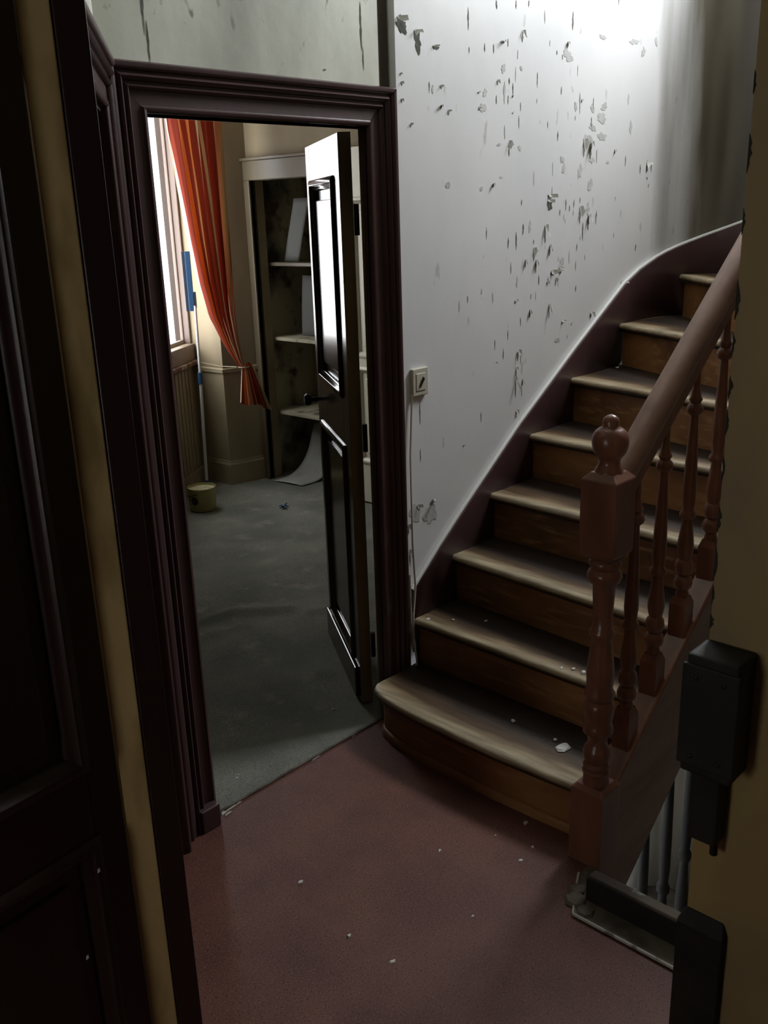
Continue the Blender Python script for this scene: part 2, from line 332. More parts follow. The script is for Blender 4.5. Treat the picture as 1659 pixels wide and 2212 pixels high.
struct(pb.build('baseboard_right', BLACKW, wall_front, bevel=.003))

# doorway casing: a moulded architrave mitred at the corners
PROF = [(0,0),(0,.012),(.004,.017),(.010,.018),(.0135,.013),(.0155,.012),(.046,.013),(.048,.022),(.053,.026),(.058,.022),(.060,.016),(.064,.016),(.066,.027),(.073,.033),(.079,.028),(.0815,.021),(.085,.021),(.087,.032),(.092,.036),(.100,.036),(.104,.030),(.104,0)]
def casing(o, u, n, xl, xr, H, m, parent, scale=1, left=True):
    """o origin on the wall, u along the wall, n out of it; opening xl..xr, height H"""
    o = Vector(o); u = Vector(u); n = Vector(n)
    P = lambda x, z, d: o+u*x+n*d+Vector((0,0,z))
    if left: MB().strip([[P(xl-w*scale,0,d) for w,d in PROF],[P(xl-w*scale,H+w*scale,d) for w,d in PROF]]).build('jamb_casing', m, parent, smooth=True)
    MB().strip([[P(xl-w*scale,H+w*scale,d) for w,d in PROF],[P(xr+w*scale-.0015,H+w*scale,d) for w,d in PROF]]).build('head_casing', m, parent, smooth=True)
    MB().strip([[P(xr+w*scale,H+w*scale-.0015,d) for w,d in PROF],[P(xr+w*scale,0,d) for w,d in PROF]]).build('jamb_casing', m, parent, smooth=True)
d1 = empty('door_1', (1.7, WY, 0)); struct(d1, 'dark oxblood doorway casing into the far room')
casing((0,WY,0), (1,0,0), (0,-1,0), 1.322, 2.045, 1.885, OX, d1)
bx('reveal', (2.045,WY-.004,0),(2.08,1.985,1.885), OX, d1); bx('rebate', (2.073,1.985,0),(2.115,2.022,1.885), EDGE, d1)
bx('reveal', (1.30,WY-.004,0),(1.322,2.036,1.885), OX, d1); bx('head_reveal', (1.322,WY-.004,1.885),(2.09,2.036,1.905), OX, d1)
MB().prism([(1.322,1.974),(2.045,1.974),(2.045,1.984),(1.322,1.984)], 0, .005).build('threshold', SLABM, d1)
for x0, x1, y0, y1 in ((1.337,1.36,1.958,1.974),(1.355,1.40,1.963,1.972),(1.395,1.42,1.966,1.973),(1.34,1.37,1.948,1.957),(1.70,1.74,1.967,1.973),(1.88,1.90,1.968,1.974)):
    MB().prism([(x0,y0),(x1,y0+.004),(x1-.006,y1),(x0+.008,y1-.002)], .0, .003).build('worn_edge', WHITEEDGE, d1)
bx('plinth_block', (1.25,1.928,0),(1.314,WY,.07), OX, d1, .004)

# angled left wall with a second doorway and its shut dark door
A0 = Vector((1.232,1.989,0)); AU = Vector((-.588,-.809,0)); AN = Vector((.809,-.588,0))
def aw(t0, t1, z0, z1, d0, d1):
    m = MB(); vs = [A0+AU*t+AN*d+Vector((0,0,z)) for z in (z0,z1) for t, d in ((t0,d0),(t1,d0),(t1,d1),(t0,d1))]
    m.add(vs, [(3,2,1,0),(4,5,6,7),(0,1,5,4),(1,2,6,5),(2,3,7,6),(3,0,4,7)]); return m
wl = aw(0,.80,1.885,2.7,-.08,0)
wl2 = aw(-.02,.104,0,1.885,-.08,0); wl.add(wl2.v, wl2.f)
struct(wl.build('wall_left', CREAMW), 'pale wall above the left doorway')
d2 = empty('door_2', tuple(A0+AU*.5)); struct(d2, 'dark doorway in the angled wall left of the open doorway')
casing(tuple(A0), tuple(-AU), tuple(AN), -.74, -.108, 1.885, OX, d2, left=False)
aw(.108,.74,1.875,1.885,-.06,0).build('head_reveal', OX, d2); aw(.104,.112,0,1.885,-.08,.002).build('reveal', OX, d2)
aw(.108,.74,0,1.875,-.06,-.03).build('door_leaf', OX2, d2, bevel=.003)
aw(.16,.70,1.05,1.76,-.034,-.022).build('door_panel', OX2, d2, bevel=.006); aw(.16,.70,.16,.88,-.034,-.022).build('door_panel', OX2, d2, bevel=.006)

# near left door frame: ochre rebate and dark jamb
dj = empty('door_3', (.715,1.26,0)); struct(dj, 'near left door jamb with an ochre rebate strip')
def post(a, b, back, m, name, z1=2.7):
    a = Vector(a); b = Vector(b); v = Vector((.47,.883))*back
    return MB().prism([tuple(a), tuple(b), tuple(b+v), tuple(a+v)], 0, z1).build(name, m, dj, bevel=.002)
post((.679,1.2835), (.7175,1.262), .10, STRIP, 'rebate_strip'); post((.7165,1.2565), (.7545,1.236), .16, OX2, 'jamb')
struct(MB().prism([(-1.4,1.36),(.66,1.36),(.79,1.42),(.76,1.46),(-1.4,1.46)], 0, 2.7).build('wall_left_near', OCHRE), 'wall behind the near door')

# ------------------------------------------------------------------ panelled doors
def panel_door(name, hinge, d, w, h, th, panels, m, medge, label, parts=True, z0=.015, flip=1, moulds=(1,)):
    """leaf from its hinge along d; panels = [(x0, x1, z0, z1)] in leaf coordinates; flip = which side is the front"""
    H = Vector((*hinge, z0)); d = Vector((*d, 0)).normalized(); nrm = Vector((-d.y, d.x, 0))*flip
    root = empty(name, tuple(H), label, 'door', kind='thing')
    P = lambda x, y, z: H+d*x+nrm*y+Vector((0,0,z))
    def bar(nm, x0, x1, za, zb, y0, y1, mm, bev=.002, par=root):
        k = MB(); k.add([P(x,y,z) for z in (za,zb) for x, y in ((x0,y0),(x1,y0),(x1,y1),(x0,y1))], [(3,2,1,0),(4,5,6,7),(0,1,5,4),(1,2,6,5),(2,3,7,6),(3,0,4,7)])
        return k.build(nm, mm, par, bevel=bev)
    xs0 = min(p[0] for p in panels); xs1 = max(p[1] for p in panels)
    bar('stile', 0, xs0, 0, h, 0, -th, m); bar('stile', xs1, w, 0, h, 0, -th, m)
    zs = sorted(panels, key=lambda p: p[2]); prev = 0
    for p in zs: bar('rail', xs0, xs1, prev, p[2], 0, -th, m); prev = p[3]
    bar('rail', xs0, xs1, prev, h, 0, -th, m)
    for x0, x1, za, zb in panels:
        bar('panel', x0, x1, za, zb, -.014, -th+.012, m, 0)
        bar('raised_field', x0+.055, x1-.055, za+.06, zb-.06, -.006, -.016, m, .004)
        pr = [(0,-.014),(0,.004),(.008,.010),(.018,.009),(.022,.002),(.030,-.002),(.036,-.010),(.036,-.014)]
        ring = lambda x0, x1, za, zb: None
        k = MB(); rows = []
        for cx, cz, sx, sz in ((x0,za,1,1),(x1,za,-1,1),(x1,zb,-1,-1),(x0,zb,1,-1),(x0,za,1,1)):
            rows.append([P(cx+sx*(q-.006), y, cz+sz*(q-.006)) for q, y in pr])
        k.strip(rows); k.build('panel_moulding', m, root, smooth=True)
    if medge: bar('hinge_edge', -.003, .0, .0, h, -.001, -th+.001, medge, 0)
    return root, P, bar
# the open leaf of the far room, hinged on the right jamb
fl, FP, fbar = panel_door('panelled_door', (2.056,2.092), (.552,.834), .605, 1.866, .04,
    [(.10,.525,.13,.90),(.10,.525,1.07,1.745)], LEAF, EDGE, 'glossy dark brown panelled door standing open into the far room')
for z in (.22,.95,1.62):
    MB().tube([FP(-.008,-.047,z-.045),FP(-.008,-.047,z+.045)], .008, 8).build('hinge', IRON, fl, smooth=True)
fbar('kick_board', .04,.60,.0,.115,.0,.012, LEAF, .004)
MB().lathe([(0,.008),(.03,.009),(.035,.02),(.05,.024),(.06,.016)], (0,0,0), 12).build('door_knob', IRON, fl, smooth=True).matrix_basis = Matrix.Translation(FP(.56,.0,.98)) @ Vector((-.818,.575,0)).to_track_quat('Z','Y').to_matrix().to_4x4()
# the near leaf, folded back at the left of the picture
nl, NP, nbar = panel_door('panelled_door', (.676,1.282), (-.994,-.11), .78, 2.62, .04,
    [(.058,.70,.12,.655),(.058,.70,.79,2.45)], OX2, None, 'near dark brown panelled door at the left edge of the hall', flip=1)
for x, z in ((.07,.605),(.115,.46)):
    q = NP(x,.012,z); MB().add([q+Vector((0,-.001,0))+Vector((a,0,b)) for a, b in ((-.003,-.004),(.003,-.003),(.002,.005),(-.002,.004))]+[q+Vector((0,-.004,0))], [(0,1,4),(1,2,4),(2,3,4),(3,0,4)]).build('paint_chip', PLASTER, nl)

# ------------------------------------------------------------------ peeling paint on the white wall
MARKS = '2.195,2.155,50,54,B;2.264,2.12,41,67,B;2.345,2.112,32,16,B;2.501,2.206,11,64,c;2.644,2.261,15,26,c;2.505,2.12,9,19,c;2.749,2.273,10,27,c;2.82,2.285,10,20,c;3.085,2.263,21,57,c;2.787,2.186,16,37,f;3.056,2.184,18,25,f;2.676,2.159,31,10,f;2.63,2.135,12,27,c;2.584,2.134,12,26,c;3.026,2.145,9,18,c;3.062,2.152,75,44,g;3.515,2.238,80,20,g;3.59,2.209,36,40,g;3.288,2.232,48,19,g;3.687,2.254,28,32,g;2.186,2.029,8,9,f;2.19,2.005,10,12,f;2.188,1.959,10,12,f;2.313,2.003,9,32,c;2.329,1.998,13,25,g;2.367,2.007,13,13,f;2.366,1.952,18,14,f;2.402,1.938,16,16,f;2.551,2.002,12,8,f;2.555,1.956,12,10,f;2.573,1.96,43,34,g;2.585,2.004,24,27,g;2.226,1.895,12,13,f;2.652,2.039,12,17,f;2.715,2.047,13,21,c;2.646,1.988,10,27,c;2.69,2.011,13,69,g;2.71,1.991,10,28,c;2.735,2.003,10,8,f;2.78,1.974,9,28,c;2.736,1.952,9,7,f;2.782,2.09,20,14,g;2.683,2.082,32,27,g;2.692,1.892,10,43,g;2.718,1.843,16,50,f;2.778,1.845,19,22,g;2.66,1.853,20,11,g;3.119,1.992,21,38,g;3.158,2.013,9,11,f;3.233,1.99,32,31,g;3.314,2.002,50,32,g;3.301,1.962,92,36,g;3.238,1.927,49,32,g;3.208,1.887,65,40,g;3.305,1.898,67,40,g;3.183,1.855,22,64,f;3.227,1.848,33,64,f;3.16,1.775,32,56,g;3.237,1.816,41,32,g;3.235,1.727,41,49,g;3.051,1.782,30,31,g;3.042,1.813,30,31,g;3.403,1.847,17,17,f;3.355,1.809,21,16,g;3.664,1.796,31,44,f;3.608,1.787,15,35,c;3.699,1.792,16,35,c;3.668,1.752,15,13,c;3.491,2.036,14,41,g;3.518,1.938,25,50,g;2.966,1.688,45,19,f;2.967,1.661,45,39,B;2.63,1.727,18,18,f;2.567,1.717,20,14,g;2.395,1.728,23,27,g;2.674,1.753,16,11,g;3.072,1.659,15,40,c;3.096,1.647,13,24,c;3.169,1.621,19,66,f;3.224,1.644,26,50,g;3.228,1.595,23,59,f;3.285,1.61,17,51,c;3.192,1.562,16,67,c;2.804,1.583,17,39,c;2.764,1.546,14,62,c;2.717,1.541,13,38,c;2.846,1.59,23,39,g;2.941,1.563,18,64,f;2.973,1.506,15,41,f;2.871,1.495,17,48,f;2.886,1.454,15,48,f;3.052,1.452,39,42,g;2.999,1.427,46,17,f;3.045,1.428,23,25,f;3.601,1.485,15,28,c;2.492,1.372,7,22,c;2.631,1.366,10,34,g;2.763,1.34,16,17,f;2.852,1.291,13,30,f;2.976,1.289,11,55,f;2.795,1.267,8,30,c;2.72,1.229,8,35,c;2.782,1.15,21,42,f;2.773,1.085,12,49,f;2.769,1.037,10,74,f;2.814,1.049,11,25,f;2.809,1.013,9,37,c;2.776,0.937,15,31,f;3.068,1.237,23,19,f;3.133,1.227,14,13,g;3.271,1.245,25,26,f;3.503,1.343,41,33,f;3.155,1.356,10,25,c;3.037,1.174,35,25,g;3.106,1.179,7,13,c;2.565,0.962,6,36,c;2.241,1.036,4,83,c;2.239,0.892,4,45,c;2.466,0.88,9,9,f;2.206,0.699,59,76,G;2.282,0.679,71,95,G;2.171,0.655,17,35,f;2.176,0.554,10,59,f;2.657,1.143,12,6,g;2.992,1.422,33,24,f;3.048,1.425,16,12,f;2.961,1.389,13,18,f;3.016,1.391,11,30,f;2.772,1.408,10,40,g;2.821,1.468,12,29,f;2.906,1.405,9,35,c;2.223,0.717,25,23,f;2.292,0.718,35,18,f;'
def flap(cx, cz, w, h, side, parent):
    """a curl of paint still hanging by one edge"""
    y = 1.9545; k = MB(); rows = []
    for j in range(4):
        t = j/3; row = []
        for i in range(5):
            s = i/4; jag = (random.random()-.5)*.15
            x = cx+side*(-.5+s*.8)*w; z = cz+h*(.5-t*(.85+jag)*(.7+.3*math.sin(3*s+cx*40)))
            row.append((x, y-.001-s*s*w*.7-t*t*h*.22, z))
        rows.append(row)
    k.strip(rows); return k.build('paint_flake', FLAP, parent, smooth=True)
for i, q in enumerate(MARKS.strip(';').split(';')):
    x, z, w, h, t = q.split(','); x = float(x); z = float(z); w = int(w)/1000; h = int(h)/1000
    y = 1.9545
    if t == 'c': patch('paint_crack', x, z, max(w*.6,.004), h, y, BARED, wall_right, 9)
    elif t == 'g': patch('bare_patch', x, z, w, h, y, BARE, wall_right, 12)
    elif t == 'G': patch('bare_patch', x, z, w, h, y, BARE, wall_right, 16)
    elif t == 'f':
        patch('paint_crack', x, z, w*.75, h, y, BARED, wall_right, 9); flap(x+w*.15, z+h*.1, w*.7, h*.8, random.choice((-1,1,1)), wall_right)
    elif t == 'B':
        patch('bare_patch', x, z, w, h, y, BAREB, wall_right, 14); flap(x-w*.05, z+h*.30, w*.55, h*.34, 1, wall_right)
rnd = random.Random(5)
for i in range(75):
    x = rnd.uniform(2.25,3.72); zlo = .5+.75*(x-2.19)+.08; z = rnd.uniform(zlo, 2.75)
    if rnd.random() < .6: x = min(3.7,max(2.3, rnd.gauss(2.95,.16)))
    z = max(z, .5+.75*(x-2.19)+.08)
    patch('paint_crack' if i % 3 else 'bare_patch', x, z, rnd.uniform(.003,.008), rnd.uniform(.015,.05), 1.9545, BARED if i % 3 else BARE, wall_right, 8)

# ------------------------------------------------------------------ light switch and loose cable
sw = empty('light_switch', (2.235,1.955,1.135), 'square ivory light switch on the white wall beside the door casing', 'switch')
MB().box((2.197,1.943,1.092),(2.272,1.9555,1.18)).build('plate', IVORY, sw, bevel=.003)
MB().box((2.212,1.941,1.108),(2.257,1.945,1.164)).build('rocker', IVORY, sw, bevel=.002)
MB().add([(2.226,1.940,1.122),(2.232,1.940,1.118),(2.247,1.938,1.150),(2.240,1.938,1.153),(2.233,1.934,1.131),(2.243,1.932,1.146)],[(0,1,4),(1,2,5,4),(2,3,5),(3,0,4,5),(0,3,2,1)]).build('toggle', BLACK, sw)
tag(MB().tube([(2.196,1.948,1.10),(2.180,1.946,.9),(2.178,1.944,.6),(2.172,1.930,.46),(2.152,1.924,.36),(2.148,1.922,.27),(2.156,1.918,.20),(2.152,1.915,.178)], .0035, 6).build('electric_cable', IVORY, smooth=True), 'thin pale cable hanging loose beside the door casing onto the lowest step', 'cable')
tag(MB().tube([(2.160,1.945,.50),(2.158,1.940,.33),(2.161,1.934,.22)], .004, 6).build('electric_cable', IVORY, smooth=True), 'short pale cable end beside the loose cable at the foot of the white wall', 'cable')

# ------------------------------------------------------------------ staircase
RZ = .1705
st = empty('staircase', (2.6,1.5,0), 'worn wooden winding staircase climbing along the peeling white wall', 'staircase')
YI, YW = 1.09, 1.938
ARC = [(3.70+.265*math.sin(a), 1.67+.265*math.cos(a)) for a in [math.pi/2*k/6 for k in range(7)]]
NOS = {1:((1.905,YI),(1.905,YW)), 2:((2.145,YI),(2.163,YW)), 3:((2.30,YI),(2.370,YW)), 4:((2.53,YI),(2.590,YW)), 5:((2.755,YI),(2.832,YW)),
       6:((2.905,YI),(3.105,YW)), 7:((3.015,YI),(3.46,YW)), 8:((3.07,YI),(3.86,1.885)), 9:((3.09,YI),(3.965,1.52)), 10:((3.09,1.05),(3.965,1.2)), 11:((3.09,1.02),(3.965,.9)), 12:((3.09,.6),(3.965,.6))}
MID = {7: ARC[:4], 8: ARC[4:]}
def tread(n):
    (ix, iy), (wx, wy) = NOS[n]; (jx, jy), (vx, vy) = NOS[n+1]
    fr = [(ix+(wx-ix)*k/10, iy+(wy-iy)*k/10) for k in range(11)]
    bk = [(jx+(vx-jx)*k/10, jy+(vy-jy)*k/10) for k in range(11)]
    if n == 1:      # the lowest nosing sweeps back round the casing
        fr = [(1.905,1.115),(1.898,1.25),(1.894,1.4),(1.897,1.55),(1.903,1.68),(1.912,1.78),(1.922,1.85),(1.936,1.90),(1.955,1.93),(1.975,1.942),(2.0,1.938)]
        bk = [(2.18,1.09+.848*k/10) for k in range(11)]
    if n < 7: bk = [(x+.03, y) for x, y in bk]
    zt = n*RZ; rows = []; m = MB()
    prof = [(0,-.034,.02),(0,-.030,.006),(0,-.022,.0),(0,-.012,.0),(0,-.004,.004),(0,0,.012)]
    def row(f):
        k, v = [], []
        return k
    U = []
    d = Vector((fr[5][0]-bk[5][0], fr[5][1]-bk[5][1])).normalized()
    for (fx, fy), (b_x, b_y) in zip(fr, bk):
        r = [(b_x, b_y, zt-.034)]
        dv = Vector((b_x-fx, b_y-fy)); dv = dv.normalized() if dv.length > 1e-4 else Vector((1,0))
        for _, dz, ins in prof: r.append((fx+dv.x*ins, fy+dv.y*ins, zt+dz))
        L = Vector((b_x-fx, b_y-fy)).length
        for t in (.12,.3,.55,.8): r.append((fx+(b_x-fx)*t, fy+(b_y-fy)*t, zt-.0025*math.sin(math.pi*min(1,t*1.3))))
        r.append((b_x, b_y, zt)); rows.append(r)
    k = len(rows[0])
    for i, r in enumerate(rows):
        for j in range(k):
            v = .45 if j <= 3 else .12 if j == 4 else 0 if j <= 6 else (.12,.3,.55,.8,1)[j-7]
            m.uv[i*k+j] = (i/10, v)
    m.strip(rows); m.add(rows[0], [tuple(range(k))]); m.add(rows[-1], [tuple(range(k))])
    if n in MID:
        p = [fr[-1]]+[q for q in MID[n]]+[bk[-1]]
        q = MB().prism(p[::-1], zt-.034, zt-.0005)
        b0 = len(m.v); m.add(q.v, q.f)
        for i in range(len(q.v)): m.uv[b0+i] = (.9,.35)
    return m.build('tread', TREAD, st, smooth=True)
def riser(n):
    (ix, iy), (wx, wy) = NOS[n]; a = Vector((ix,iy)); b = Vector((wx,wy)); d = (b-a).normalized(); nv = Vector((d.y,-d.x))*.025
    z0 = (n-1)*RZ; z1 = n*RZ-.034
    if n == 1:
        f = [(1.93,1.10),(1.924,1.25),(1.92,1.4),(1.923,1.55),(1.929,1.68),(1.938,1.78),(1.95,1.85),(1.966,1.895),(1.985,1.918),(2.0,1.92)]
        m = MB(); m.strip([[(x,y,z0) for x,y in f],[(x,y,z1) for x,y in f],[(x+.02,y-.004,z1) for x,y in f],[(x+.02,y-.004,z0) for x,y in f]]); m.build('riser', WOOD, st, smooth=True)
        g = MB(); g.strip([[(x-.012,y,0) for x,y in f],[(x-.012,y,.022) for x,y in f],[(x-.004,y,.03) for x,y in f],[(x,y,.03) for x,y in f]]); g.build('riser_foot', WOOD, st, smooth=True)
        return
    p = [tuple(a+nv), tuple(a+nv*1.8), tuple(b+nv*1.8), tuple(b+nv)]
    MB().prism(p, z0-.01, z1+.002).build('riser', WOOD, st)
for n in range(1, 12): tread(n); riser(n)
# wall string with its pale bead
SP = [(2.172,1.955,.438),(2.32,1.955,.56),(2.455,1.955,.662),(2.62,1.955,.781),(2.784,1.955,.90),(2.97,1.955,1.018),(3.149,1.955,1.132),(3.33,1.955,1.242),(3.50,1.955,1.345),(3.62,1.955,1.395),(3.70,1.955,1.418)]
SP += [(3.70+.285*math.sin(a), 1.67+.285*math.cos(a), 1.418+.15*k/8) for k, a in [(k, math.pi/2*k/8) for k in range(1,9)]]+[(3.985,1.5,1.65),(3.985,1.2,1.86),(3.985,.8,2.1)]
xy = [(a,b) for a,b,c in SP]; inn = off(xy, .022); cap = off(xy, .026)
low = [c-(.30 if i > 2 else (.31,.40,.40)[i]) for i, (a,b,c) in enumerate(SP)]
MB().strip([[(x,y,l) for (x,y),l in zip(inn,low)],[(x,y,c) for (x,y),(_,_,c) in zip(inn,SP)],[(x,y,c) for x,y,c in SP]]).build('wall_string', OX, st, smooth=True, solid=.002)
MB().tube([(x+(x2-x)*.0,y,c+.004) for (x,y),(x2,_),(_,_,c) in zip(off(xy,.009),cap,SP)], .008, 8).build('string_bead', FLAP, st, smooth=True)
# outer string
T = lambda x: .20+.765*(x-1.94)
k = MB().slab([(1.915,-.20),(2.011,-.19),(3.2,T(3.2)-.43),(3.2,T(3.2)),(1.915,T(1.915))], 1.033, 1.088)
k.build('outer_string', RAIL, st, bevel=.006)
MB().slab([(1.93,T(1.93)-.004),(3.2,T(3.2)-.004),(3.2,T(3.2)+.02),(1.93,T(1.93)+.02)], 1.026, 1.093).build('string_cap', TURN, st, bevel=.006)
# newel
def deepen(p, k=1.7):
    """sharper beads and hollows"""
    out = []
    for i, (z, r) in enumerate(p):
        q = [x[1] for x in p[max(0,i-2):i+3]]; a = sum(q)/len(q); out.append((z, max(.006, a+(r-a)*k) if 0 < i < len(p)-1 else r))
    return out
NX, NY = 1.883, 1.062
nw = empty('newel_post', (NX,NY,-.2)); put(nw, st)
def sq(z0, z1, r, ch=.012):
    m = MB(); n = lambda z, q: [(NX-q,NY-q,z),(NX+q,NY-q,z),(NX+q,NY+q,z),(NX-q,NY+q,z)]
    m.strip([n(z0,r-ch),n(z0+ch,r),n(z1-ch,r),n(z1,r-ch)], True); m.add(n(z0,r-ch), [(3,2,1,0)]); m.add(n(z1,r-ch), [(0,1,2,3)]); return m
sq(-.35,.228,.047).build('square_base', TURN, nw, bevel=.003)
MB().lathe(deepen([(.22,.036),(.235,.034),(.25,.0335),(.262,.035),(.268,.031),(.278,.034),(.288,.030),(.30,.034),(.318,.0345),(.33,.032),(.338,.028),(.35,.0265),(.366,.029),(.376,.036),(.386,.037),(.396,.036),(.404,.0345),(.43,.037),(.452,.0375),(.462,.0345),(.468,.0315),(.476,.036),(.488,.0365),(.50,.033),(.512,.0335),(.54,.0335),(.58,.031),(.62,.028),(.638,.0265),(.646,.030),(.656,.030),(.664,.026),(.70,.0255),(.75,.0275),(.78,.029),(.788,.036),(.80,.0395),(.812,.0395),(.822,.035),(.832,.038),(.842,.0365),(.85,.031),(.862,.033)]), (NX,NY,0), 28).build('turned_shaft', TURN, nw, smooth=True)
sq(.848,1.062,.047,.016).build('square_block', TURN, nw, bevel=.003)
MB().lathe([(1.055,.034),(1.068,.032),(1.08,.025),(1.09,.0245),(1.098,.029),(1.106,.036),(1.112,.0385),(1.122,.0415),(1.134,.043),(1.146,.0415),(1.157,.036),(1.164,.028),(1.168,.0205),(1.172,.0185),(1.18,.0195),(1.188,.017),(1.194,.010),(1.197,.002)], (NX,NY,0), 28).build('ball_finial', TURN, nw, smooth=True)
# balusters between string and handrail
BP = [(0,.018),(.01,.0185),(.022,.017),(.03,.0225),(.044,.024),(.056,.022),(.062,.018),(.07,.0225),(.085,.0235),(.098,.0225),(.106,.0185),(.116,.020),(.135,.0215),(.16,.020),(.19,.0175),(.215,.016),(.222,.0205),(.232,.0205),(.24,.0165),(.27,.018),(.33,.0165),(.40,.0145),(.46,.0125),(.482,.0125),(.488,.0175),(.497,.020),(.507,.0185),(.513,.0145),(.522,.0165),(.53,.0135),(.55,.0105),(.60,.010),(.64,.010)]
BP = deepen(BP)
def baluster(x, y, z0, m, ln=1.0, name='baluster', sqh=.12, cat=None):
    q = .0245; k = MB().box((x-q,y-q,z0-.06),(x+q,y+q,z0+sqh-.022))
    k.strip([[(x-q,y-q,z0+sqh-.022),(x+q,y-q,z0+sqh-.022),(x+q,y+q,z0+sqh-.022),(x-q,y+q,z0+sqh-.022)],[(x-.017,y-.017,z0+sqh),(x+.017,y-.017,z0+sqh),(x+.017,y+.017,z0+sqh),(x-.017,y+.017,z0+sqh)]], True)
    k.lathe([(z0+sqh-.005+z*ln, r) for z, r in BP], (x,y,0), 16); return k.build(name, m, st, smooth=True)
HR = lambda x: 1.035+.785*(x-1.93)
for x in (2.025,2.162,2.316,2.476,2.63,2.78,2.93,3.07): baluster(x, 1.062, T(x), TURN, (HR(x)-.05-T(x)-.115)/.64)
# handrail: rounded section swept up the flight, with a thin rail under it
rows = []
for x in (1.925,2.3,2.7,3.1):
    c = Vector((x,1.062,HR(x))); t = Vector((1,0,.785)).normalized(); b = Vector((0,1,0)); nz = t.cross(b)*-1
    nz = nz if nz.z > 0 else -nz
    rows.append([c+b*y+nz*z for y, z in ((-.024,-.026),(.024,-.026),(.031,-.012),(.033,.004),(.028,.020),(.017,.031),(0,.035),(-.017,.031),(-.028,.020),(-.033,.004),(-.031,-.012))])
m = MB().strip(rows, True); m.add(rows[0], [tuple(range(11))]); m.add(rows[-1], [tuple(range(11))]); m.build('handrail', RAIL, st, smooth=True)
MB().slab([(1.925,HR(1.925)-.078),(3.1,HR(3.1)-.078),(3.1,HR(3.1)-.028),(1.925,HR(1.925)-.028)], 1.040, 1.084).build('under_rail', TURN, st, bevel=.003)
# the balustrade of the cellar flight below
cb = empty('cellar_balustrade', (2.5,1.13,-1.0), 'dark turned balusters of the cellar stair seen under the sloping string', 'balustrade')
for x in (2.18,2.325,2.478,2.63,2.78,2.93,3.08):
    zt = T(x)-.43+.14; z0 = -.98
    MB().lathe([(z0+(zt-z0)*z/.64, r*1.0) for z, r in BP], (x,1.13,0), 14).build('baluster', BLACKW, cb, smooth=True)
MB().box((1.76,1.10,-1.06),(3.2,1.16,-.97)).build('bottom_rail', BLACKW, cb, bevel=.005)

# ------------------------------------------------------------------ dark box on the near wall end
eb = empty('switch_box', (1.46,.586,.79), 'black box with a stepped lower piece fixed to the ochre wall end', 'box')
MB().box((1.425,.542,.672),(1.5,.636,.905)).build('casing', BLACKW, eb, bevel=.005)
MB().box((1.419,.537,.690),(1.427,.641,.888)).build('cover', BLACKW, eb, bevel=.003)
MB().box((1.455,.570,.515),(1.5,.624,.675)).build('lower_casing', BLACKW, eb, bevel=.004)
MB().tube([(1.47,.578,.53),(1.472,.578,.49)], .008, 8).build('conduit_stub', IRON, eb, smooth=True)
for y, z in ((.565,.865),(.615,.865),(.565,.71),(.615,.71)):
    o = MB().lathe([(0,.005),(.002,.0045),(.003,.002)], (0,0,0), 8).build('screw', IRON, eb); o.matrix_basis = Matrix.Translation((1.419,y,z)) @ Matrix.Rotation(-math.pi/2, 4, 'Y')

# ------------------------------------------------------------------ the far room
def ridge(x, y):
    """the carpet's wrinkles"""
    z = 0
    for pts, hgt in (([(2.02,3.16),(2.13,3.114),(2.277,3.10),(2.355,3.014),(2.446,2.933)],.020),([(2.50,2.83),(2.569,2.781),(2.70,2.70)],.012),([(2.05,3.0),(2.13,2.97),(2.2,2.95)],.008),([(2.08,2.42),(2.14,2.36)],.008),([(2.6,3.9),(2.75,3.86)],.006)):
        best = 9
        for (ax, ay), (bx_, by) in zip(pts, pts[1:]):
            dx, dy = bx_-ax, by-ay; t = max(0, min(1, ((x-ax)*dx+(y-ay)*dy)/(dx*dx+dy*dy))); best = min(best, (x-ax-t*dx)**2+(y-ay-t*dy)**2)
        z += hgt*math.exp(-best/.0011)
    return z
def far(x):
    return min(4.99, 5.02+(x-3.55)*.6464-.012) if x < 3.55 else (4.735 if x < 3.80 else 4.69)
def weave(u, v):
    x = 1.0+u*3.28; y = 1.982+v*(far(x)-1.982); return (x, y, .004+ridge(x, y)+.0015*math.sin(9*u+13*v))
cp = MB().grid(130, 150, weave)
tag(cp.build('carpet', CARPET, smooth=True), 'worn dark green carpet with wrinkles in the room beyond the doorway', 'carpet')
struct(bx('floor_room', (-1.2,1.985,-.08),(4.35,5.3,-.002), SLABM), 'boards under the carpet')
LP = Vector((3.55,5.02,0)); LD = Vector((-.84,-.543,0)).normalized(); LN = Vector((.543,-.84,0)).normalized()
def lw(m, t0, t1, z0, z1, d0, d1):
    vs = [LP+LD*t+LN*d+Vector((0,0,z)) for z in (z0,z1) for t, d in ((t0,d0),(t1,d0),(t1,d1),(t0,d1))]
    return m.add(vs, [(3,2,1,0),(4,5,6,7),(0,1,5,4),(1,2,6,5),(2,3,7,6),(3,0,4,7)])
k = MB(); lw(k,-.05,.005,0,2.6,-.10,0); lw(k,.86,5.4,0,2.6,-.10,0); lw(k,.005,.86,0,.90,-.10,0); lw(k,.005,.86,2.34,2.6,-.10,0)
wwin = struct(k.build('wall_window', CREAM), 'window wall of the far room')
lw(MB(), .08, 1.5, .10, .775, 0, .012).build('panel_board', CREAM, wwin, bevel=.004)
for t in [.1+.055*i for i in range(26)]: lw(MB(), t, t+.04, .12, .755, .012, .018).build('board', CREAM, wwin, bevel=.003)
lw(MB(), .0, 1.5, .0, .10, 0, .02).build('baseboard', CREAM, wwin, bevel=.004)
w1 = empty('window_1', tuple(LP+LD*.8+Vector((0,0,.9)))); struct(w1, 'bright window of the far room')
